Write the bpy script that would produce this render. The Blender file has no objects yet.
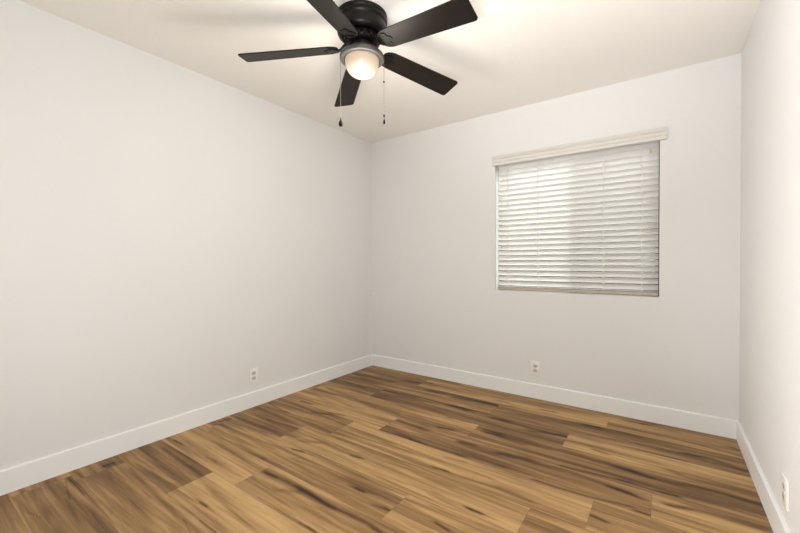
import bpy, bmesh, math, random
from mathutils import Vector, Matrix, noise

C = bpy.context.scene.collection
SC = bpy.context.scene
R = math.radians

# ------------------------------------------------------------------ camera, world, lights, exposure
W, H, D = 3.02, 2.44, 3.52          # room: x 0..W, y -D..0, z 0..H
cam_data = bpy.data.cameras.new('camera')
cam = bpy.data.objects.new('camera', cam_data)
C.objects.link(cam)
cam_data.sensor_fit = 'HORIZONTAL'
cam_data.sensor_width = 36.0
cam_data.lens = 373.28 / 800 * 36.0
cam_data.clip_start = 0.02
yaw, pitch, roll = 0.6188, -0.0097, -0.0023
fwd = Vector((-math.sin(yaw) * math.cos(pitch), math.cos(yaw) * math.cos(pitch), math.sin(pitch)))
rgt = Vector((math.cos(yaw), math.sin(yaw), 0))
upv = rgt.cross(fwd)
r2 = rgt * math.cos(roll) + upv * math.sin(roll)
u2 = -rgt * math.sin(roll) + upv * math.cos(roll)
m = Matrix((r2, u2, -fwd)).transposed().to_4x4()
m.translation = Vector((2.6372, -3.1701, 1.125))
cam.matrix_world = m
SC.camera = cam

SC.view_settings.view_transform = 'Standard'
SC.view_settings.look = 'None'
SC.view_settings.gamma = 1.0
SC.view_settings.use_curve_mapping = False
SC.view_settings.exposure = 0.30

world = bpy.data.worlds.new('world')
SC.world = world
world.use_nodes = True
wb = world.node_tree.nodes['Background']
wb.inputs['Color'].default_value = (0.92, 0.96, 1.0, 1)
wb.inputs['Strength'].default_value = 4.0


def area_light(name, loc, target, size, power, col, size_y=None):
    d = bpy.data.lights.new(name, 'AREA')
    d.energy = power
    d.color = col
    d.size = size
    if size_y:
        d.shape = 'RECTANGLE'
        d.size_y = size_y
    o = bpy.data.objects.new(name, d)
    C.objects.link(o)
    o.location = loc
    o.rotation_euler = (Vector(target) - Vector(loc)).to_track_quat('-Z', 'Y').to_euler()
    return o


def spot_light(name, loc, target, angle, power, col, radius=0.25):
    d = bpy.data.lights.new(name, 'SPOT')
    d.energy = power
    d.color = col
    d.spot_size = R(angle)
    d.spot_blend = 1.0
    d.shadow_soft_size = radius
    o = bpy.data.objects.new(name, d)
    C.objects.link(o)
    o.location = loc
    o.rotation_euler = (Vector(target) - Vector(loc)).to_track_quat('-Z', 'Y').to_euler()
    return o


# the photographer's flash bounced off the ceiling, then unseen fill lamps added for brightness
spot_light('ceiling_flash', (2.5, -3.4, 1.0), (2.3, -1.92, 2.44), 74, 190, (1.0, 0.975, 0.975))
area_light('ceiling_fill', (1.6, -3.42, 0.6), (1.2, -1.8, 2.44), 1.0, 7, (1.0, 0.97, 0.94), 0.5)  # added weak fill that lifts the ceiling
spot_light('side_fill', (0.7, -3.35, 1.0), (3.02, -2.2, 1.0), 76, 262, (1.0, 0.965, 0.935), 0.3)  # added unseen spot that brightens the right wall
area_light('left_wall_fill', (2.4, -3.45, 1.3), (0.0, -2.0, 1.35), 1.0, 16, (0.90, 0.98, 1.0), 1.9)  # added cool fill for the left wall; the front wall has no opening
# the sun outside, high to the right of the window
sun = bpy.data.lights.new('sun', 'SUN')
sun.energy = 3.3
sun.angle = R(2.0)
sun.color = (1.0, 0.97, 0.95)
so = bpy.data.objects.new('sun', sun)
C.objects.link(so)
so.location = (8, 7, 9)
so.rotation_euler = Vector((-0.32, -0.55, -0.72)).to_track_quat('-Z', 'Y').to_euler()

# ------------------------------------------------------------------ materials


def mat(name, col, rough=0.5, metal=0.0, spec=0.5):
    mt = bpy.data.materials.new(name)
    mt.use_nodes = True
    b = mt.node_tree.nodes['Principled BSDF']
    b.inputs['Base Color'].default_value = (*col, 1)
    b.inputs['Roughness'].default_value = rough
    b.inputs['Metallic'].default_value = metal
    b.inputs['Specular IOR Level'].default_value = spec
    return mt


def bumpy(mt, scale, strength, dist=0.002, detail=3.0, var=0.0):
    """fine procedural relief plus a slight tone variation"""
    nt = mt.node_tree
    b = nt.nodes['Principled BSDF']
    tc = nt.nodes.new('ShaderNodeTexCoord')
    n = nt.nodes.new('ShaderNodeTexNoise')
    n.inputs['Scale'].default_value = scale
    n.inputs['Detail'].default_value = detail
    bp = nt.nodes.new('ShaderNodeBump')
    bp.inputs['Strength'].default_value = strength
    bp.inputs['Distance'].default_value = dist
    nt.links.new(tc.outputs['Object'], n.inputs['Vector'])
    nt.links.new(n.outputs['Fac'], bp.inputs['Height'])
    nt.links.new(bp.outputs['Normal'], b.inputs['Normal'])
    if var:
        c = b.inputs['Base Color'].default_value[:3]
        n2 = nt.nodes.new('ShaderNodeTexNoise')
        n2.inputs['Scale'].default_value = 3.0
        rp = nt.nodes.new('ShaderNodeValToRGB')
        rp.color_ramp.elements[0].position = 0.3
        rp.color_ramp.elements[1].position = 0.7
        rp.color_ramp.elements[0].color = (*[x * (1 - var) for x in c], 1)
        rp.color_ramp.elements[1].color = (*[min(1, x * (1 + var)) for x in c], 1)
        nt.links.new(tc.outputs['Object'], n2.inputs['Vector'])
        nt.links.new(n2.outputs['Fac'], rp.inputs['Fac'])
        nt.links.new(rp.outputs['Color'], b.inputs['Base Color'])
    return mt


M = {}
M['wall'] = bumpy(mat('wall_paint', (0.80, 0.80, 0.795), 0.75, 0, 0.25), 90, 0.12, 0.002, 4, 0.006)
M['ceiling'] = bumpy(mat('ceiling_paint', (0.92, 0.89, 0.845), 0.85, 0, 0.2), 70, 0.15, 0.002, 4, 0.006)
M['trim'] = bumpy(mat('trim_paint', (0.885, 0.90, 0.90), 0.4, 0, 0.4), 60, 0.02, 0.001)
M['blind'] = mat('blind_vinyl', (0.90, 0.89, 0.87), 0.45)
M['valance'] = bumpy(mat('valance_vinyl', (0.73, 0.71, 0.67), 0.45), 60, 0.02, 0.001)
M['rail'] = bumpy(mat('rail_vinyl', (0.50, 0.44, 0.365), 0.5), 60, 0.02, 0.001)
M['cord'] = bumpy(mat('cord', (0.80, 0.78, 0.73), 0.8), 300, 0.1, 0.0005)
M['tassel'] = bumpy(mat('tassel', (0.62, 0.54, 0.36), 0.4), 200, 0.05, 0.0005)
M['window_frame'] = bumpy(mat('window_frame_bronze', (0.10, 0.085, 0.07), 0.45), 60, 0.02, 0.001)
M['plate'] = bumpy(mat('outlet_plastic', (0.90, 0.885, 0.85), 0.35), 100, 0.01, 0.0005)
M['socket'] = bumpy(mat('outlet_socket', (0.60, 0.57, 0.52), 0.4), 100, 0.01, 0.0005)
M['slot'] = bumpy(mat('outlet_slot', (0.06, 0.055, 0.05), 0.7), 100, 0.01, 0.0005)
M['screw'] = bumpy(mat('screw_metal', (0.55, 0.53, 0.50), 0.3, 1.0), 100, 0.01, 0.0005)
M['fan_body'] = bumpy(mat('fan_bronze', (0.004, 0.0032, 0.003), 0.36, 0.05, 0.22), 120, 0.03, 0.0005)
M['fan_pan'] = bumpy(mat('fan_pewter', (0.085, 0.08, 0.078), 0.45, 0.3), 120, 0.03, 0.0005)
M['chain'] = bumpy(mat('chain_metal', (0.12, 0.105, 0.09), 0.6, 0.3), 400, 0.05, 0.0003)
M['fob'] = bumpy(mat('fob_dark', (0.006, 0.005, 0.004), 0.75, 0, 0.1), 200, 0.05, 0.0005)

# slats: thin vinyl that lets a little daylight through
nt = M['blind'].node_tree
b = nt.nodes['Principled BSDF']
tr = nt.nodes.new('ShaderNodeBsdfTranslucent')
tr.inputs['Color'].default_value = (0.91, 0.90, 0.885, 1)
mx = nt.nodes.new('ShaderNodeMixShader')
mx.inputs[0].default_value = 0.40
out = nt.nodes['Material Output']
nt.links.new(b.outputs[0], mx.inputs[1])
nt.links.new(tr.outputs[0], mx.inputs[2])
nt.links.new(mx.outputs[0], out.inputs['Surface'])
nb = nt.nodes.new('ShaderNodeTexNoise')
nb.inputs['Scale'].default_value = 40
bpn = nt.nodes.new('ShaderNodeBump')
bpn.inputs['Strength'].default_value = 0.02
nt.links.new(nb.outputs['Fac'], bpn.inputs['Height'])
nt.links.new(bpn.outputs['Normal'], b.inputs['Normal'])

# window glass
g = bpy.data.materials.new('window_glass')
g.use_nodes = True
nt = g.node_tree
nt.nodes.remove(nt.nodes['Principled BSDF'])
t1 = nt.nodes.new('ShaderNodeBsdfTransparent')
t1.inputs['Color'].default_value = (0.95, 0.97, 0.96, 1)
gl = nt.nodes.new('ShaderNodeBsdfGlossy')
gl.inputs['Roughness'].default_value = 0.02
mx = nt.nodes.new('ShaderNodeMixShader')
mx.inputs[0].default_value = 0.05
nt.links.new(t1.outputs[0], mx.inputs[1])
nt.links.new(gl.outputs[0], mx.inputs[2])
nt.links.new(mx.outputs[0], nt.nodes['Material Output'].inputs['Surface'])
M['glass'] = g

# insect screen: fine procedural weave, half open
g = bpy.data.materials.new('insect_screen')
g.use_nodes = True
nt = g.node_tree
b = nt.nodes['Principled BSDF']
b.inputs['Base Color'].default_value = (0.08, 0.08, 0.08, 1)
b.inputs['Alpha'].default_value = 0.22
M['screen'] = g

# dark stained blade with a faint grain
g = mat('fan_blade_wood', (0.02, 0.015, 0.012), 0.42, 0, 0.2)
nt = g.node_tree
b = nt.nodes['Principled BSDF']
tc = nt.nodes.new('ShaderNodeTexCoord')
mp = nt.nodes.new('ShaderNodeMapping')
mp.inputs['Scale'].default_value = (4, 90, 20)
nz = nt.nodes.new('ShaderNodeTexNoise')
nz.inputs['Scale'].default_value = 1.5
nz.inputs['Detail'].default_value = 5
rp = nt.nodes.new('ShaderNodeValToRGB')
rp.color_ramp.elements[0].position = 0.3
rp.color_ramp.elements[0].color = (0.006, 0.0042, 0.0032, 1)
rp.color_ramp.elements[1].position = 0.75
rp.color_ramp.elements[1].color = (0.014, 0.0095, 0.0075, 1)
nt.links.new(tc.outputs['Object'], mp.inputs['Vector'])
nt.links.new(mp.outputs[0], nz.inputs['Vector'])
nt.links.new(nz.outputs['Fac'], rp.inputs['Fac'])
nt.links.new(rp.outputs['Color'], b.inputs['Base Color'])
M['blade'] = g

# lit frosted bowl: glows most around the bulb at its bottom
g = mat('lit_frosted_glass', (0.22, 0.20, 0.18), 0.3)
nt = g.node_tree
b = nt.nodes['Principled BSDF']
tc = nt.nodes.new('ShaderNodeTexCoord')
ds = nt.nodes.new('ShaderNodeVectorMath')
ds.operation = 'DISTANCE'
ds.inputs[1].default_value = (0.016, -0.026, -0.052)
rp = nt.nodes.new('ShaderNodeValToRGB')
rp.color_ramp.interpolation = 'EASE'
e = rp.color_ramp.elements
e[0].position = 0.022
e[0].color = (1.35, 1.15, 0.85, 1)
e[1].position = 0.125
e[1].color = (0.42, 0.29, 0.185, 1)
k = e.new(0.062)
k.color = (0.54, 0.385, 0.245, 1)
nt.links.new(tc.outputs['Object'], ds.inputs[0])
nt.links.new(ds.outputs['Value'], rp.inputs['Fac'])
nt.links.new(rp.outputs['Color'], b.inputs['Emission Color'])
b.inputs['Emission Strength'].default_value = 0.74
M['bowl'] = g

g = mat('lit_bulb', (0.9, 0.85, 0.8), 0.4)
b = g.node_tree.nodes['Principled BSDF']
b.inputs['Emission Color'].default_value = (1.0, 0.78, 0.5, 1)
b.inputs['Emission Strength'].default_value = 8
M['bulb'] = g


# ------------------------------------------------------------------ helpers
def link(name, bm, material, parent=None, loc=None, smooth=False, kind=None):
    me = bpy.data.meshes.new(name)
    bmesh.ops.recalc_face_normals(bm, faces=bm.faces[:])
    bm.to_mesh(me)
    bm.free()
    if smooth:
        for p in me.polygons:
            p.use_smooth = True
        if smooth is not True:
            me.set_sharp_from_angle(angle=R(smooth))
    o = bpy.data.objects.new(name, me)
    me.materials.append(M[material])
    C.objects.link(o)
    if parent:
        o.parent = parent
    if loc:
        o.location = loc
    if kind:
        o['kind'] = kind
    return o


def thing(name, label, cat, loc=(0, 0, 0), rotz=0, group=None):
    o = bpy.data.objects.new(name, None)
    C.objects.link(o)
    o.empty_display_size = 0.05
    o.location = loc
    o.rotation_euler = (0, 0, rotz)
    o['label'] = label
    o['category'] = cat
    if group:
        o['group'] = group
    return o


def box(bm, x0, x1, y0, y1, z0, z1, bevel=0.0, seg=2):
    r = bmesh.ops.create_cube(bm, size=1)
    vs = r['verts']
    for v in vs:
        v.co = Vector((x0 + (v.co.x + .5) * (x1 - x0), y0 + (v.co.y + .5) * (y1 - y0), z0 + (v.co.z + .5) * (z1 - z0)))
    if bevel:
        es = list({e for v in vs for e in v.link_edges})
        bmesh.ops.bevel(bm, geom=es, offset=bevel, segments=seg, affect='EDGES', profile=0.5)


def lathe(bm, prof, seg=48):
    """prof: list of (r, z); a radius of 0 closes on the axis"""
    rings = []
    for r, z in prof:
        if r < 1e-6:
            rings.append([bm.verts.new((0, 0, z))])
        else:
            rings.append([bm.verts.new((r * math.cos(2 * math.pi * i / seg), r * math.sin(2 * math.pi * i / seg), z)) for i in range(seg)])
    for a, b_ in zip(rings, rings[1:]):
        for i in range(seg):
            j = (i + 1) % seg
            if len(a) == 1 and len(b_) == 1:
                continue
            if len(a) == 1:
                bm.faces.new((a[0], b_[i], b_[j]))
            elif len(b_) == 1:
                bm.faces.new((a[i], b_[0], a[j]))
            else:
                bm.faces.new((a[i], b_[i], b_[j], a[j]))


def tube(bm, pts, r, seg=8):
    pts = [Vector(p) for p in pts]
    rings = []
    for i, p in enumerate(pts):
        d = (pts[min(i + 1, len(pts) - 1)] - pts[max(i - 1, 0)]).normalized()
        a = d.cross(Vector((0, 0, 1)))
        if a.length < 1e-3:
            a = Vector((1, 0, 0))
        a.normalize()
        b_ = d.cross(a)
        rr = r[i] if isinstance(r, (list, tuple)) else r
        rings.append([bm.verts.new(p + (a * math.cos(2 * math.pi * k / seg) + b_ * math.sin(2 * math.pi * k / seg)) * rr) for k in range(seg)])
    for a, b_ in zip(rings, rings[1:]):
        for i in range(seg):
            j = (i + 1) % seg
            bm.faces.new((a[i], a[j], b_[j], b_[i]))
    bm.faces.new(rings[0])
    bm.faces.new(rings[-1][::-1])


def prism_x(bm, prof, x0, x1):
    """extrude a closed (y, z) outline along x"""
    a = [bm.verts.new((x0, y, z)) for y, z in prof]
    b_ = [bm.verts.new((x1, y, z)) for y, z in prof]
    n = len(prof)
    for i in range(n):
        j = (i + 1) % n
        bm.faces.new((a[i], a[j], b_[j], b_[i]))
    bm.faces.new(a[::-1])
    bm.faces.new(b_)


# ------------------------------------------------------------------ room shell
T = 0.14
WX0, WX1, WZ0, WZ1 = 1.411, 2.600, 0.880, 2.020      # window opening

bm = bmesh.new(); box(bm, -T, 0, -D - T, T, -0.05, H + 0.1); link('wall_left', bm, 'wall', kind='structure')
bm = bmesh.new(); box(bm, W, W + T, -D - T, T, -0.05, H + 0.1); link('wall_right', bm, 'wall', kind='structure')
bm = bmesh.new(); box(bm, 0, W, -D - T, -D, -0.05, H + 0.1); link('wall_front', bm, 'wall', kind='structure')
bm = bmesh.new(); box(bm, 0, W, -D, 0, H, H + 0.1); link('ceiling', bm, 'ceiling', kind='structure')

# back wall: one closed shell with the window opening and its reveals
bm = bmesh.new()
xs = [0, WX0, WX1, W]
zs = [-0.05, WZ0, WZ1, H + 0.1]
V = {}
for yy in (0, T):
    for i, x in enumerate(xs):
        for j, z in enumerate(zs):
            V[yy, i, j] = bm.verts.new((x, yy, z))
for yy in (0, T):
    for i in range(3):
        for j in range(3):
            if (i, j) != (1, 1):
                bm.faces.new([V[yy, i, j], V[yy, i + 1, j], V[yy, i + 1, j + 1], V[yy, i, j + 1]])
hole = [(1, 1), (2, 1), (2, 2), (1, 2)]
outer = [(0, 0), (1, 0), (2, 0), (3, 0), (3, 1), (3, 2), (3, 3), (2, 3), (1, 3), (0, 3), (0, 2), (0, 1)]
for loop in (hole, outer):
    for k in range(len(loop)):
        p_, q_ = loop[k], loop[(k + 1) % len(loop)]
        bm.faces.new([V[0, p_[0], p_[1]], V[0, q_[0], q_[1]], V[T, q_[0], q_[1]], V[T, p_[0], p_[1]]])
link('wall_back', bm, 'wall', kind='structure')

# baseboards, eased top edge
BH, BT = 0.118, 0.014
prof = [(0, 0), (BT, 0), (BT, BH - 0.006), (BT - 0.0015, BH - 0.002), (BT - 0.005, BH), (0, BH)]


def baseboard(name, p0, p1, nrm):
    bm = bmesh.new()
    p0, p1, nrm = Vector(p0), Vector(p1), Vector(nrm)
    a = [bm.verts.new(p0 + nrm * d + Vector((0, 0, z))) for d, z in prof]
    b_ = [bm.verts.new(p1 + nrm * d + Vector((0, 0, z))) for d, z in prof]
    n = len(prof)
    for i in range(n):
        j = (i + 1) % n
        bm.faces.new((a[i], a[j], b_[j], b_[i]))
    bm.faces.new(a[::-1]); bm.faces.new(b_)
    link(name, bm, 'trim', kind='structure')


baseboard('baseboard_left', (0, -D + BT, 0), (0, -BT, 0), (1, 0, 0))
baseboard('baseboard_back', (0, 0, 0), (W, 0, 0), (0, -1, 0))
baseboard('baseboard_right', (W, -D + BT, 0), (W, -BT, 0), (-1, 0, 0))
baseboard('baseboard_front', (0, -D, 0), (W, -D, 0), (0, 1, 0))

# ---- floor: vinyl planks 0.228 x 1.524 m laid along the back wall; one mesh, one face grid per plank
PW, PL, Y0 = 0.2278, 1.524, -0.075
ROW_X = {-1: 1.1, 0: 2.310, 1: 1.570, 2: 0.600, 3: 1.590, 4: 1.063, 5: 0.840, 6: 0.612, 7: 1.623, 8: 0.857, 9: 0.652, 10: 0.151}
random.seed(4)
# knots, dark heartwood streaks and pale bands of the printed planks: (half width, tone, x, y, x, y ...) in metres
FEATURES = [
    (0.0099, -0.5, 1.393, -1.788, 1.42, -1.789), (0.0057, -0.2, 1.343, -1.793, 1.476, -1.779), (0.0048, -0.28, 1.536, -1.84, 1.619, -1.83),
    (0.0044, -0.3, 1.588, -1.827, 1.611, -1.827), (0.0062, -0.4, 1.147, -1.566, 1.214, -1.553),
    (0.0104, -0.34, 1.151, -1.949, 1.366, -1.958, 1.569, -1.946, 1.671, -1.955), (0.0045, -0.3, 1.625, -1.959, 1.668, -1.957),
    (0.005, -0.3, 1.351, -2.115, 1.446, -2.115), (0.0174, -0.2, 0.847, -1.407, 1.437, -1.409, 1.583, -1.409),
    (0.0134, -0.2, 0.757, -1.624, 0.906, -1.551, 1.048, -1.572, 1.187, -1.558), (0.0078, -0.5, 0.808, -1.719, 0.872, -1.704),
    (0.0058, -0.2, 0.743, -1.728, 0.952, -1.697), (0.0071, -0.45, 0.895, -1.967, 0.971, -1.959),
    (0.0122, -0.3, 0.874, -1.964, 1.032, -1.949, 1.209, -1.948, 1.38, -1.965), (0.0128, -0.22, 1.07, -2.026, 1.165, -1.979),
    (0.005, -0.5, 0.864, -2.295, 0.905, -2.292), (0.0027, -0.2, 0.814, -2.294, 0.97, -2.289),
    (0.0042, -0.2, 1.047, -2.116, 1.218, -2.113, 1.438, -2.113), (0.0055, -0.35, 1.399, -2.112, 1.46, -2.111),
    (0.0039, -0.38, 0.985, -2.359, 1.104, -2.356), (0.0079, -0.26, 0.165, -1.887, 0.495, -1.88, 0.761, -1.886),
    (0.0053, -0.3, 0.476, -2.067, 0.551, -2.061), (0.0074, -0.16, 0.56, -2.068, 0.826, -2.061), (0.0061, -0.45, 0.102, -2.078, 0.186, -2.074),
    (0.0046, -0.18, 0.028, -2.088, 0.267, -2.064), (0.0061, -0.6, 0.098, -2.445, 0.106, -2.401), (0.0041, -0.22, 0.549, -2.414, 0.635, -2.417),
    (0.0103, -0.2, 0.256, -2.37, 0.528, -2.389, 0.861, -2.399, 1.042, -2.4), (0.0033, -0.22, 0.924, -2.402, 1.022, -2.415),
    (0.0126, -0.26, 0.163, -2.167, 0.615, -2.176), (0.0104, 0.16, 0.099, -2.326, 0.646, -2.286), (0.0033, -0.32, 0.081, -2.594, 0.329, -2.589),
    (0.003, -0.22, 0.12, -2.615, 0.331, -2.644), (0.004, -0.25, 0.038, -2.56, 0.134, -2.55), (0.0079, -0.15, 0.44, -2.567, 0.599, -2.56),
    (0.0025, -0.3, 0.269, -2.865, 0.332, -2.813), (0.0019, -0.3, 0.335, -2.856, 0.416, -2.85), (0.0026, -0.25, 0.287, -2.78, 0.393, -2.754),
    (0.0079, -0.55, 1.913, -1.606, 1.961, -1.605), (0.0047, -0.25, 1.891, -1.604, 1.965, -1.602, 2.029, -1.605),
    (0.0054, -0.16, 1.71, -1.594, 1.889, -1.597), (0.0066, -0.45, 1.835, -1.773, 1.891, -1.785), (0.0091, -0.42, 1.609, -1.399, 1.674, -1.393),
    (0.012, -0.26, 1.663, -1.395, 1.782, -1.397, 1.955, -1.381, 2.119, -1.39), (0.0117, -0.35, 1.602, -1.052, 1.672, -1.042),
    (0.0183, -0.22, 1.602, -1.052, 1.809, -1.064, 2.008, -1.007), (0.0136, -0.35, 1.69, -0.831, 1.76, -0.817),
    (0.0165, -0.25, 1.663, -0.832, 1.903, -0.856), (0.0148, -0.26, 1.218, -1.181, 1.463, -1.22, 1.665, -1.207),
    (0.0079, -0.25, 1.604, -1.264, 1.713, -1.254), (0.0073, -0.2, 1.877, -1.177, 1.911, -1.177), (0.0172, 0.13, 1.318, -1.322, 1.74, -1.382),
    (0.0144, 0.08, 1.836, -1.403, 2.081, -1.417), (0.0098, -0.5, 2.296, -0.684, 2.355, -0.693),
    (0.0193, -0.32, 1.765, -0.83, 1.948, -0.824, 2.146, -0.797, 2.324, -0.81, 2.484, -0.817),
    (0.0157, -0.3, 1.847, -1.051, 2.009, -1.032, 2.23, -1.018, 2.404, -1.043, 2.5, -1.055), (0.0104, -0.35, 2.418, -1.049, 2.483, -1.053),
    (0.0072, -0.38, 2.174, -0.979, 2.268, -0.969, 2.492, -0.939), (0.007, -0.4, 2.09, -1.202, 2.193, -1.203, 2.332, -1.193, 2.507, -1.168),
    (0.008, -0.5, 2.37, -1.332, 2.422, -1.342), (0.0119, -0.14, 1.967, -1.373, 2.364, -1.399), (0.0167, -0.32, 1.908, -0.641, 2.104, -0.591),
    (0.0118, 0.14, 1.945, -1.315, 2.337, -1.331), (0.0185, -0.32, 2.437, -0.818, 2.556, -0.828, 2.7, -0.813, 2.857, -0.783, 2.998, -0.795),
    (0.011, -0.3, 2.489, -0.824, 2.569, -0.824), (0.0086, -0.28, 2.448, -0.948, 2.586, -0.955, 2.681, -0.946),
    (0.0089, -0.35, 2.634, -0.951, 2.681, -0.946), (0.0127, -0.3, 2.657, -1.045, 2.768, -1.01, 2.877, -1.013, 2.966, -1.01),
    (0.0076, -0.25, 2.65, -1.041, 2.709, -1.034), (0.0069, -0.55, 2.539, -1.185, 2.58, -1.183), (0.0114, -0.32, 2.457, -1.046, 2.557, -1.062),
    (0.0154, -0.32, 2.747, -0.416, 2.839, -0.407, 3, -0.468), (0.0106, -0.25, 2.747, -0.416, 2.802, -0.419),
    (0.013, -0.24, 2.413, -0.535, 2.535, -0.523, 2.707, -0.526), (0.0117, -0.28, 2.664, -0.694, 2.694, -0.702),
    (0.0149, -0.3, 2.973, -0.17, 2.994, -0.185), (0.0129, -0.22, 2.611, -0.234, 2.813, -0.238, 2.992, -0.271),
    (0.0236, 0.12, 2.42, -0.619, 2.731, -0.611, 2.997, -0.55), (0.0141, -0.4, 0.785, -0.165, 0.851, -0.165),
    (0.0138, -0.3, 0.626, -0.251, 0.728, -0.234), (0.0214, -0.35, 0.01, -0.367, 0.51, -0.35), (0.0149, -0.4, 0.955, -0.359, 1.072, -0.353),
    (0.0192, -0.28, 0.594, -0.58, 0.908, -0.542, 1.189, -0.498, 1.41, -0.556), (0.0134, -0.28, 1.291, -0.555, 1.385, -0.573),
    (0.0124, -0.28, 1.367, -0.766, 1.503, -0.754), (0.0109, -0.42, 1.384, -0.943, 1.461, -0.93), (0.0181, -0.32, 1.079, -1.011, 1.316, -1.04),
    (0.0106, -0.35, 0.589, -1.204, 0.689, -1.178), (0.0205, -0.24, 0.198, -0.827, 0.733, -0.91, 0.971, -0.912),
    (0.0178, -0.28, 1.233, -0.371, 1.484, -0.343), (0.0176, 0.14, 1.266, -0.879, 1.597, -0.86), (0.0131, -0.42, 1.527, -0.238, 1.6, -0.233),
    (0.0174, -0.28, 1.419, -0.349, 1.559, -0.344), (0.0136, -0.42, 1.877, -0.223, 1.949, -0.219), (0.0144, -0.4, 1.62, -0.582, 1.722, -0.579),
    (0.0211, -0.27, 1.716, -0.583, 1.982, -0.607, 2.093, -0.599), (0.013, -0.35, 1.665, -0.805, 1.754, -0.803),
    (0.0129, -0.45, 2.204, -0.331, 2.271, -0.323), (0.0161, -0.18, 1.921, -0.266, 2.206, -0.299), (0.0191, -0.26, 1.257, -0.557, 1.547, -0.507),
    (0.0167, 0.16, 1.58, -0.46, 2.02, -0.469, 2.294, -0.457), (0.0143, -0.45, 2.435, -0.089, 2.501, -0.087),
    (0.0108, -0.2, 2.191, -0.329, 2.259, -0.327), (0.0146, -0.24, 2.34, -0.3, 2.479, -0.327), (0.0151, -0.28, 2.518, -0.079, 2.659, -0.094),
    (0.0092, -0.4, 0.059, -1.76, 0.074, -1.687), (0.0098, -0.42, 0.232, -1.17, 0.327, -1.169), (0.012, -0.32, 0.483, -1.266, 0.701, -1.191),
    (0.0138, -0.18, 0.12, -1.644, 0.694, -1.652), (0.0073, -0.3, 0.609, -1.61, 0.682, -1.611), (0.0124, -0.28, 0.065, -1.353, 0.303, -1.382),
    (0.0132, 0.2, 0.05, -1.536, 0.608, -1.501), (0.0138, 0.16, 0.684, -1.539, 1.118, -1.508), (0.0175, 0.15, 0.104, -0.86, 0.596, -0.874),
    (0.0158, 0.1, 0.112, -0.982, 0.585, -1.039), (0.0173, -0.25, 0.035, -0.59, 0.396, -0.622),
]
# plank print tone with painted light falloff, by (row, x of the right end)
LIFT = {(9, 2.18): 0.12, (8, 0.86): 0.08, (8, 2.38): 0.0, (4, 1.06): 0.09, (2, 3.65): 0.0, (0, 2.31): 0.03, (2, 0.6): 0.04, (7, 3.15): 0.10, (9, 0.65): -0.04,
        (5, 2.36): 0.06, (6, 2.14): 0.09, (6, 3.66): 0.10, (3, 3.11): -0.03, (2, 2.12): -0.06, (1, 1.57): -0.05, (1, 3.09): -0.03, (3, 1.59): -0.02, (4, 2.59): -0.04, (10, 1.68): -0.09, (9, 0.65): -0.06, (11, 1.2): -0.05}
bm = bmesh.new()
uvl = bm.loops.layers.uv.new('UVMap')
tone_l = bm.verts.layers.float.new('tone')
seed_l = bm.verts.layers.float.new('seed')


def feature_tone(x, y, feats):
    t = 0.0
    for f in feats:
        hw, s = f[0], f[1]
        best = 9.0
        wob = 0.35 * hw * noise.noise(Vector((x * 14, f[3] * 31, 3.1))) + 0.006 * noise.noise(Vector((x * 4, f[3] * 17, 9.1)))
        for i in range(2, len(f) - 2, 2):
            ax, ay, bx, by = f[i], f[i + 1], f[i + 2], f[i + 3]
            dx, dy = bx - ax, by - ay
            k = max(0.0, min(1.0, ((x - ax) * dx + (y - ay) * dy) / (dx * dx + dy * dy + 1e-9)))
            qx, qy = x - ax - k * dx, y - ay - k * dy
            best = min(best, (qx / (hw * 2.6)) ** 2 + ((qy + wob) / hw) ** 2)
        if best < 6:
            t += s * 0.82 * math.exp(-best)
    return t


for row in range(-1, 15):
    ya, yb = Y0 - row * PW, Y0 - (row + 1) * PW
    ya2, yb2 = min(ya, 0.0), max(yb, -D)
    if yb2 >= ya2:
        continue
    off = ROW_X.get(row, random.uniform(0, PL)) % PL
    xa = off - PL
    while xa < W:
        xb = xa + PL
        x0, x1 = max(xa, 0.0), min(xb, W)
        if x1 - x0 > 1e-4:
            seed = random.random()
            feats = [f for f in FEATURES if yb < sum(f[3::2]) / len(f[3::2]) <= ya and x0 <= sum(f[2::2]) / len(f[2::2]) <= x1]
            lift = LIFT.get((row, round(xb, 2)), 0.0)
            nx = max(2, int((x1 - x0) / 0.016)); ny = max(2, int((ya2 - yb2) / 0.0055))
            if row > 11:
                nx, ny = 2, 2
            grid = []
            for i in range(nx + 1):
                colv = []
                for j in range(ny + 1):
                    x = x0 + (x1 - x0) * i / nx
                    y = ya2 + (yb2 - ya2) * j / ny
                    v = bm.verts.new((x, y, 0))
                    v[seed_l] = seed
                    v[tone_l] = lift + feature_tone(x, y, feats)
                    colv.append(v)
                grid.append(colv)
            for i in range(nx):
                for j in range(ny):
                    f = bm.faces.new((grid[i][j], grid[i][j + 1], grid[i + 1][j + 1], grid[i + 1][j]))
                    for lp in f.loops:
                        lp[uvl].uv = (lp.vert.co.x - xa, ya - lp.vert.co.y)
        xa = xb

g = bpy.data.materials.new('vinyl_plank_floor')
g.use_nodes = True
M['floor'] = g
nt = g.node_tree
N = nt.nodes
L = nt.links
b = N['Principled BSDF']


def nd(t, **kw):
    n = N.new(t)
    for k_, v_ in kw.items():
        setattr(n, k_, v_)
    return n


def math_n(op, a, b_=None, c=None):
    n = nd('ShaderNodeMath', operation=op)
    for i, q in enumerate((a, b_, c)):
        if q is None:
            continue
        if isinstance(q, (int, float)):
            n.inputs[i].default_value = q
        else:
            L.new(q, n.inputs[i])
    return n.outputs[0]


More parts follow.
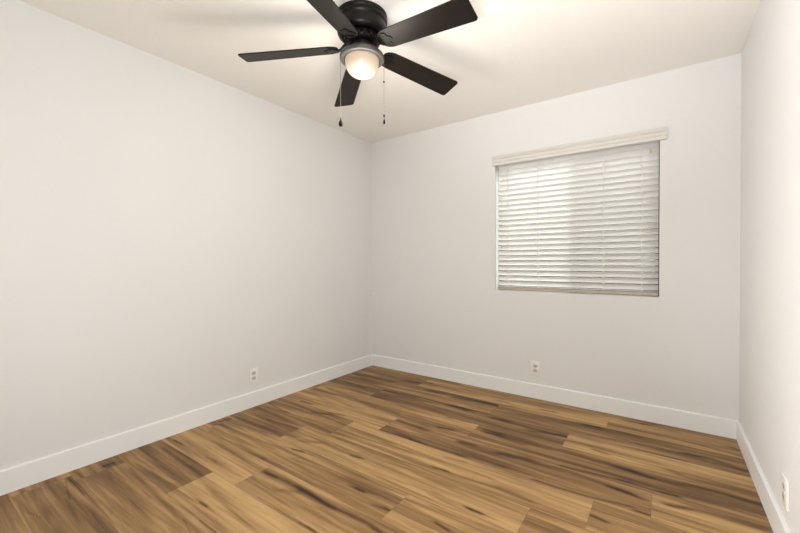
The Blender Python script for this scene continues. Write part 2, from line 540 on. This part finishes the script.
uv = nd('ShaderNodeUVMap'); uv.uv_map = 'UVMap'
sx = nd('ShaderNodeSeparateXYZ'); L.new(uv.outputs[0], sx.inputs[0])
at = nd('ShaderNodeAttribute', attribute_name='tone')
asd = nd('ShaderNodeAttribute', attribute_name='seed')
seed_o = asd.outputs['Fac']
u_, v_ = sx.outputs[0], sx.outputs[1]


def streak(su, sv, seedmul, detail, dist=0.0, rough=0.5):
    cx = nd('ShaderNodeCombineXYZ')
    L.new(math_n('MULTIPLY', u_, su), cx.inputs[0])
    L.new(math_n('MULTIPLY', v_, sv), cx.inputs[1])
    L.new(math_n('MULTIPLY', seed_o, seedmul), cx.inputs[2])
    n = nd('ShaderNodeTexNoise')
    n.inputs['Scale'].default_value = 1.0
    n.inputs['Detail'].default_value = detail
    n.inputs['Roughness'].default_value = rough
    n.inputs['Distortion'].default_value = dist
    L.new(cx.outputs[0], n.inputs['Vector'])
    return n.outputs['Fac']


broad = streak(0.9, 11.0, 91.0, 2.0, 0.6)          # broad heart/sap bands
mid = streak(2.2, 38.0, 57.0, 3.0, 0.8)            # narrower streaks
fine = streak(9.0, 330.0, 33.0, 3.0, 0.3)          # pores
s1 = math_n('MULTIPLY_ADD', math_n('SUBTRACT', broad, 0.5), 0.95, 0.63)
s2 = math_n('MULTIPLY_ADD', math_n('SUBTRACT', mid, 0.5), 0.62, s1)
s3 = math_n('MULTIPLY_ADD', math_n('SUBTRACT', fine, 0.5), 0.22, s2)
s4 = math_n('ADD', s3, at.outputs['Fac'])
s5 = math_n('MULTIPLY_ADD', math_n('SUBTRACT', seed_o, 0.5), 0.16, s4)
rp = nd('ShaderNodeValToRGB')
e = rp.color_ramp.elements
e[0].position = 0.0; e[0].color = (0.036, 0.019, 0.010, 1)
e[1].position = 1.0; e[1].color = (0.60, 0.385, 0.172, 1)
for pos, c in ((0.22, (0.080, 0.043, 0.020)), (0.45, (0.180, 0.100, 0.043)), (0.65, (0.325, 0.190, 0.080)), (0.82, (0.49, 0.305, 0.132))):
    k = e.new(pos); k.color = (*c, 1)
L.new(s5, rp.inputs['Fac'])
# thin dark joints between planks
eu = math_n('MINIMUM', u_, math_n('SUBTRACT', PL, u_))
ev = math_n('MINIMUM', v_, math_n('SUBTRACT', PW, v_))
ed = math_n('MINIMUM', eu, ev)
joint = nd('ShaderNodeMapRange')
joint.inputs['From Min'].default_value = 0.0006
joint.inputs['From Max'].default_value = 0.0022
joint.inputs['To Min'].default_value = 0.78
joint.inputs['To Max'].default_value = 1.0
L.new(ed, joint.inputs['Value'])
mixc = nd('ShaderNodeMix', data_type='RGBA', blend_type='MULTIPLY')
mixc.inputs['Factor'].default_value = 1.0
L.new(rp.outputs['Color'], mixc.inputs['A'])
L.new(joint.outputs[0], mixc.inputs['B'])
L.new(mixc.outputs['Result'], b.inputs['Base Color'])
b.inputs['Roughness'].default_value = 0.5
b.inputs['Specular IOR Level'].default_value = 0.22
bp = nd('ShaderNodeBump')
bp.inputs['Strength'].default_value = 0.08
bp.inputs['Distance'].default_value = 0.001
L.new(fine, bp.inputs['Height'])
L.new(bp.outputs['Normal'], b.inputs['Normal'])
me = bpy.data.meshes.new('floor')
bm.to_mesh(me); bm.free()
me.materials.append(M['floor'])
fl = bpy.data.objects.new('floor', me)
C.objects.link(fl)
fl['kind'] = 'structure'

# outside: yard and a tan block wall seen between the slats
M['yard'] = bumpy(mat('yard_gravel', (0.12, 0.10, 0.08), 0.9), 40, 0.5, 0.01, 4, 0.15)
M['block'] = bumpy(mat('block_wall', (0.10, 0.085, 0.07), 0.9), 25, 0.4, 0.01, 4, 0.08)
bm = bmesh.new(); box(bm, -6, 9, T, 6, -0.15, -0.05); link('yard_ground', bm, 'yard', kind='structure')
bm = bmesh.new(); box(bm, -6, 9, 2.6, 2.8, -0.05, 2.75); link('yard_wall', bm, 'block', kind='structure')

# ---- window: sliding sash behind the blind
bm = bmesh.new()
y0, y1 = 0.088, 0.128
fw = 0.026
box(bm, WX0, WX0 + fw, y0, y1, WZ0, WZ1, 0.003)
box(bm, WX1 - fw, WX1, y0, y1, WZ0, WZ1, 0.003)
box(bm, WX0 + fw, WX1 - fw, y0, y1, WZ0, WZ0 + fw, 0.003)
box(bm, WX0 + fw, WX1 - fw, y0, y1, WZ1 - fw, WZ1, 0.003)
xm = 2.07
win = link('window_1', bm, 'window_frame', kind='structure')
bm = bmesh.new(); box(bm, xm - 0.016, xm + 0.016, y0 + 0.004, y1 - 0.004, WZ0 + fw, WZ1 - fw, 0.003)
link('meeting_stile', bm, 'window_frame', win)
bm = bmesh.new(); box(bm, WX0 + fw, xm - 0.016, 0.106, 0.110, WZ0 + fw, WZ1 - fw)
link('pane', bm, 'glass', win)
bm = bmesh.new(); box(bm, xm + 0.016, WX1 - fw, 0.106, 0.110, WZ0 + fw, WZ1 - fw)
link('pane', bm, 'glass', win)
bm = bmesh.new(); box(bm, xm + 0.016, WX1 - fw, 0.118, 0.1185, WZ0 + fw, WZ1 - fw)
link('insect_screen', bm, 'screen', win)

# ------------------------------------------------------------------ window blind
BX0, BX1, BY = WX0 + 0.016, WX1 - 0.006, 0.040
blind = thing('window_blind', 'closed white horizontal slat blind hanging in the window of the back wall', 'window blind', (2.005, BY, WZ0))


def rel(o_, base):
    """geometry written in room coordinates, moved to sit under a thing at base"""
    o_.location = -Vector(base)
    return o_


BB = (2.005, BY, WZ0)
# crown-moulded valance over the head of the opening
z0, z1 = 1.972, 2.052
vp = [(0.012, z0), (-0.020, z0), (-0.022, z0 + 0.002), (-0.022, z0 + 0.020), (-0.018, z0 + 0.023), (-0.018, z0 + 0.026),
      (-0.023, z0 + 0.029), (-0.024, z0 + 0.046), (-0.020, z0 + 0.049), (-0.020, z0 + 0.052), (-0.026, z0 + 0.056),
      (-0.032, z0 + 0.066), (-0.035, z0 + 0.072), (-0.035, z1), (-0.006, z1), (-0.002, z1 - 0.004), (-0.002, z0 + 0.010), (0.012, z0 + 0.010)]
vp = [(-0.002, z0)] + vp[1:-2] + [(-0.002, z0 + 0.010)]
bm = bmesh.new(); prism_x(bm, vp, 1.392, 2.642)
rel(link('valance', bm, 'valance', blind), BB)
# head rail
bm = bmesh.new(); box(bm, BX0, BX1, BY - 0.025, BY + 0.025, 1.972, 2.016, 0.002)
rel(link('head_rail', bm, 'valance', blind), BB)
# slats
NS = 24
PITCH = 0.0443
tilt = R(50)
bm = bmesh.new()
for i in range(NS):
    zc = 0.944 + i * PITCH
    hw, th, crown = 0.0235, 0.0014, 0.0022
    top, bot = [], []
    for k in range(7):
        t = -1 + 2 * k / 6
        cz = crown * (1 - t * t)
        for lst, dz in ((top, th), (bot, -th)):
            a_, b2 = t * hw, cz + dz
            # room edge up, window edge down
            y = BY - (a_ * math.cos(tilt) - b2 * math.sin(tilt))
            z = zc + (a_ * math.sin(tilt) + b2 * math.cos(tilt))
            lst.append((y, z))
    prism_x(bm, top + bot[::-1], BX0, BX1)
box(bm, BX0, BX1, BY - 0.025, BY + 0.025, 0.9155, 0.9185, 0.001, 1)      # lowest slat lies flat on the rail
rel(link('slat_panel', bm, 'blind', blind, smooth=40), BB)
# bottom rail
bm = bmesh.new(); box(bm, BX0, BX1, BY - 0.026, BY + 0.022, 0.888, 0.912, 0.004, 3)
rel(link('bottom_rail', bm, 'rail', blind), BB)
# ladder cords, front and back, with rungs hidden between the slats
for lx in (1.515, 1.769, 2.251, 2.496):
    bm = bmesh.new()
    box(bm, lx - 0.0018, lx + 0.0018, BY - 0.0185, BY - 0.0172, 0.900, 1.975)
    box(bm, lx - 0.0022, lx + 0.0022, BY + 0.0172, BY + 0.0185, 0.900, 1.975)
    rel(link('ladder_cord', bm, 'cord', blind), BB)
# tilt cords at the left, lift cord tassel at the upper right
for cx_, zt in ((1.459, 1.452), (1.466, 1.272)):
    bm = bmesh.new()
    tube(bm, [(cx_, BY - 0.024, 1.975), (cx_, BY - 0.024, zt)], 0.0011, 6)
    c_ = rel(link('tilt_cord', bm, 'cord', blind), BB)
    bm = bmesh.new()
    lathe(bm, [(0, 0.012), (0.003, 0.011), (0.0045, 0.004), (0.006, -0.014), (0.005, -0.017), (0, -0.017)], 12)
    t_ = link('tassel', bm, 'tassel', c_, (cx_, BY - 0.024, zt), smooth=40)
bm = bmesh.new()
tube(bm, [(2.548, BY - 0.024, 1.975), (2.548, BY - 0.026, 1.925)], 0.0012, 6)
c_ = rel(link('lift_cord', bm, 'cord', blind), BB)
bm = bmesh.new()
lathe(bm, [(0, 0.014), (0.004, 0.013), (0.006, 0.004), (0.0085, -0.016), (0.007, -0.020), (0, -0.020)], 12)
link('tassel', bm, 'tassel', c_, (2.548, BY - 0.026, 1.918), smooth=40)

# ------------------------------------------------------------------ electrical outlets (local: +y into the room, x across, z up)


def outlet(label, loc, rotz):
    t = thing('electrical_outlet', label, 'electrical outlet', loc, rotz, None)
    bm = bmesh.new()
    box(bm, -0.036, 0.036, 0, 0.0075, -0.058, 0.058, 0.0018, 2)
    link('cover_plate', bm, 'plate', t, smooth=35)
    for zc in (0.0195, -0.0195):
        bm = bmesh.new()
        n = 28
        ring = []
        for i in range(n):
            a = 2 * math.pi * i / n
            ring.append((0.0172 * math.cos(a), max(-0.0125, min(0.0125, 0.0172 * math.sin(a)))))
        va = [bm.verts.new((x, 0.006, z)) for x, z in ring]
        vb = [bm.verts.new((x, 0.0088, z)) for x, z in ring]
        vc = [bm.verts.new((x * .95, 0.0094, z * .95)) for x, z in ring]
        for A, B in ((va, vb), (vb, vc)):
            for i in range(n):
                j = (i + 1) % n
                bm.faces.new((A[i], A[j], B[j], B[i]))
        bm.faces.new(vc)
        s = link('socket', bm, 'socket', t, (0, 0, zc), smooth=30)
        bm = bmesh.new()
        box(bm, -0.0074, -0.0052, 0.0090, 0.0097, -0.0015, 0.0075)
        box(bm, 0.0052, 0.0074, 0.0090, 0.0097, -0.0005, 0.0070)
        lathe_c = [(0.0027 * math.cos(2 * math.pi * i / 12), -0.0062 + 0.0027 * math.sin(2 * math.pi * i / 12)) for i in range(12)]
        q0 = [bm.verts.new((x, 0.0090, z)) for x, z in lathe_c]
        q1 = [bm.verts.new((x, 0.0097, z)) for x, z in lathe_c]
        for i in range(12):
            j = (i + 1) % 12
            bm.faces.new((q0[i], q0[j], q1[j], q1[i]))
        bm.faces.new(q1)
        link('slot', bm, 'slot', s)
    bm = bmesh.new()
    lathe(bm, [(0.0032, 0), (0.003, 0.0009), (0.0015, 0.0013), (0, 0.0013)], 14)
    sc_ = link('screw', bm, 'screw', t, (0, 0.0075, 0), smooth=True)
    sc_.rotation_euler = (R(-90), 0, 0)
    return t


outlet('white outlet plate on the back wall below the window blind', (1.758, 0, 0.248), R(180))
outlet('white outlet plate low on the long blank wall on the left', (0, -1.458, 0.243), R(-90))
outlet('white outlet plate seen edge-on, low on the side wall at far right', (W, -1.142, 0.238), R(90))

# ------------------------------------------------------------------ ceiling fan
FX, FY, FZ = 1.312, -1.654, 2.274
fan = thing('ceiling_fan', 'black five-blade ceiling fan with a lit bowl light mounted flush to the ceiling', 'ceiling fan', (FX, FY, FZ))


def zz(z):
    return z - FZ


def ribs(bm, n, r, z, sx_, sy_, sz_):
    for i in range(n):
        ret = bmesh.ops.create_cube(bm, size=1)
        Mx = Matrix.Rotation(2 * math.pi * i / n, 4, 'Z') @ Matrix.Translation((r, 0, zz(z))) @ Matrix.Diagonal((sx_, sy_, sz_, 1))
        bmesh.ops.transform(bm, matrix=Mx, verts=ret['verts'])


bm = bmesh.new()
lathe(bm, [(0, zz(2.44)), (0.128, zz(2.44)), (0.134, zz(2.436)), (0.135, zz(2.424)), (0.131, zz(2.418)), (0.131, zz(2.412)), (0.135, zz(2.407)),
           (0.135, zz(2.398)), (0.130, zz(2.393)), (0.128, zz(2.386)), (0.130, zz(2.376)), (0.132, zz(2.362)), (0.131, zz(2.348)), (0.127, zz(2.338)),
           (0.118, zz(2.330)), (0.106, zz(2.327)), (0.100, zz(2.331)), (0, zz(2.331))], 64)
housing = link('motor_housing', bm, 'fan_body', fan, smooth=35)
bm = bmesh.new()
lathe(bm, [(0, zz(2.332)), (0.086, zz(2.332)), (0.090, zz(2.326)), (0.090, zz(2.300)), (0.084, zz(2.292)), (0.072, zz(2.288)), (0, zz(2.288))], 48)
ribs(bm, 18, 0.090, 2.311, 0.010, 0.011, 0.026)
link('rotor', bm, 'fan_body', fan, smooth=35)
bm = bmesh.new()
lathe(bm, [(0, zz(2.289)), (0.056, zz(2.289)), (0.060, zz(2.284)), (0.060, zz(2.258)), (0, zz(2.258))], 40)
link('switch_housing', bm, 'fan_body', fan, smooth=35)
# bell-shaped light fitter with a flat rim that holds the bowl
bm = bmesh.new()
lathe(bm, [(0, zz(2.264)), (0.066, zz(2.264)), (0.076, zz(2.260)), (0.090, zz(2.250)), (0.104, zz(2.240)), (0.114, zz(2.230)), (0.1185, zz(2.221)), (0.1185, zz(2.212)),
           (0.116, zz(2.207)), (0.110, zz(2.205)), (0.096, zz(2.205)), (0.0925, zz(2.209)), (0.0925, zz(2.222)), (0, zz(2.226))], 64)
link('light_fitter', bm, 'fan_pan', fan, smooth=40)
# bowl
bm = bmesh.new()
pr = [(0.0885, 0.020), (0.0900, 0.018), (0.0910, 0.012), (0.0900, 0.008), (0.0890, 0.004)]
for i in range(15):
    a = math.pi / 2 * i / 14
    pr.append((0.0890 * math.cos(a) if i < 14 else 0.0, -0.077 * math.sin(a)))
lathe(bm, pr, 64)
bowl = link('glass_bowl', bm, 'bowl', fan, (0, 0, zz(2.190)), smooth=True)
# bulb inside the bowl
bm = bmesh.new()
lathe(bm, [(0.012, 0.0), (0.013, -0.012), (0.024, -0.032), (0.028, -0.046), (0.024, -0.058), (0.012, -0.066), (0, -0.068)], 20)
link('bulb', bm, 'bulb', bowl, (0, 0, 0.020), smooth=True)

# the lamp's own light
lamp = bpy.data.lights.new('fan_lamp', 'POINT')
lamp.energy = 11.5
lamp.color = (1.0, 0.93, 0.83)
lamp.shadow_soft_size = 0.14
lo = bpy.data.objects.new('fan_lamp', lamp)
C.objects.link(lo)
lo.location = (FX, FY, 1.93)

PITCHB = R(-14)
PHASE = R(214.63)
DROOP = R(4.4)


def blade_outline():
    """half-width along the blade: rounded root, widening, softly rounded tip"""
    pts = []
    r0, r1 = 0.128, 0.645
    n = 40
    for i in range(n + 1):
        s = i / n
        s = 0.5 - 0.5 * math.cos(math.pi * s)
        r = r0 + (r1 - r0) * s
        w = 0.0555 + 0.0135 * s
        root = min(1.0, (r - r0) / 0.055)
        w *= math.sqrt(max(0.0, 1 - (1 - root) ** 2)) * 0.72 + 0.28 if root < 1 else 1
        tipd = r1 - r
        if tipd < 0.016:
            w -= 0.016 - math.sqrt(max(0, 0.016 ** 2 - (0.016 - tipd) ** 2))
        pts.append((r, w))
    return pts


OUT = blade_outline()
for k in range(5):
    ang = PHASE - k * 2 * math.pi / 5
    rot = Matrix.Rotation(ang, 4, 'Z') @ Matrix.Rotation(DROOP, 4, 'Y')
    # blade in its own frame: x outwards; tilted about its length
    bm = bmesh.new()
    tp, bt = [], []
    for (r, w) in OUT:
        tp.append((bm.verts.new((r, w, 0.003)), bm.verts.new((r, -w, 0.003))))
        bt.append((bm.verts.new((r, w, -0.003)), bm.verts.new((r, -w, -0.003))))
    for i in range(len(OUT) - 1):
        bm.faces.new((tp[i][0], tp[i + 1][0], tp[i + 1][1], tp[i][1]))
        bm.faces.new((bt[i][0], bt[i][1], bt[i + 1][1], bt[i + 1][0]))
        bm.faces.new((tp[i][0], bt[i][0], bt[i + 1][0], tp[i + 1][0]))
        bm.faces.new((tp[i][1], tp[i + 1][1], bt[i + 1][1], bt[i][1]))
    for i in (0, -1):
        bm.faces.new((tp[i][0], tp[i][1], bt[i][1], bt[i][0]))
    bl = link('blade', bm, 'blade', fan)
    bl.matrix_local = rot @ Matrix.Rotation(PITCHB, 4, 'X')
    # blade iron: arm from the rotor, dropping to a forked plate screwed under the blade
    bm = bmesh.new()
    rows = [(0.062, 0.016, 0.030), (0.085, 0.014, 0.026), (0.100, 0.012, 0.014), (0.115, 0.014, -0.002), (0.130, 0.020, -0.007), (0.148, 0.028, -0.0075)]
    pv = []
    for (r, w, z) in rows:
        lean = max(0.0, min(1.0, (r - 0.085) / 0.035))
        dz = math.tan(PITCHB) * w * lean
        pv.append([bm.verts.new((r, w, z + dz + 0.0025)), bm.verts.new((r, -w, z - dz + 0.0025)), bm.verts.new((r, -w, z - dz - 0.0025)), bm.verts.new((r, w, z + dz - 0.0025))])
    for A, B in zip(pv, pv[1:]):
        for i in range(4):
            j = (i + 1) % 4
            bm.faces.new((A[i], A[j], B[j], B[i]))
    bm.faces.new(pv[0]); bm.faces.new(pv[-1][::-1])
    # three rounded lobes with screw heads
    tiltm = Matrix.Rotation(PITCHB, 4, 'X')
    for (lx, ly) in ((0.168, 0.026), (0.168, -0.026), (0.186, 0.0)):
        ret = bmesh.ops.create_cone(bm, cap_ends=True, segments=20, radius1=0.017, radius2=0.017, depth=0.004, matrix=tiltm @ Matrix.Translation((lx, ly, -0.0052)))
        ret = bmesh.ops.create_cone(bm, cap_ends=True, segments=12, radius1=0.003, radius2=0.005, depth=0.003, matrix=tiltm @ Matrix.Translation((lx, ly, -0.0086)))
    ret = bmesh.ops.create_cube(bm, size=1)
    bmesh.ops.transform(bm, matrix=tiltm @ Matrix.Translation((0.157, 0, -0.0052)) @ Matrix.Diagonal((0.03, 0.058, 0.0038, 1)), verts=ret['verts'])
    ir = link('blade_iron', bm, 'fan_body', fan, smooth=30)
    ir.matrix_local = rot


def pull_chain(dx, dy, ztop, length, fob_kind):
    bm = bmesh.new()
    n = int(length / 0.0085)
    for i in range(n):
        bmesh.ops.create_icosphere(bm, subdivisions=1, radius=0.0022, matrix=Matrix.Translation((0, 0, -i * 0.0085)))
    tube(bm, [(0, 0, 0.004), (0, 0, -length)], 0.0009, 6)
    ch = link('pull_chain', bm, 'chain', fan, (dx, dy, ztop))
    bm = bmesh.new()
    if fob_kind == 'bulb':
        lathe(bm, [(0, 0.020), (0.003, 0.019), (0.004, 0.008), (0.009, -0.002), (0.0115, -0.014), (0.008, -0.024), (0, -0.026)], 18)
    else:
        lathe(bm, [(0, 0.038), (0.004, 0.036), (0.005, 0.030), (0.004, 0.024), (0.0012, 0.022), (0.0012, 0.012), (0.004, 0.010), (0.006, 0.000), (0.0055, -0.012), (0, -0.014)], 18)
    link('fob', bm, 'fob', ch, (0, 0, -length), smooth=40)
    if fob_kind != 'bulb':
        bm = bmesh.new()
        lathe(bm, [(0, 0.006), (0.0035, 0.005), (0.0045, 0), (0.0035, -0.005), (0, -0.006)], 14)
        link('connector', bm, 'fob', ch, (0, 0, -0.115), smooth=True)


ux, uy = math.cos(yaw), math.sin(yaw)
pull_chain(-0.115 * ux, -0.115 * uy, zz(2.207), 0.326, 'bulb')
pull_chain(0.1165 * ux, 0.1165 * uy, zz(2.207), 0.326, 'bead')
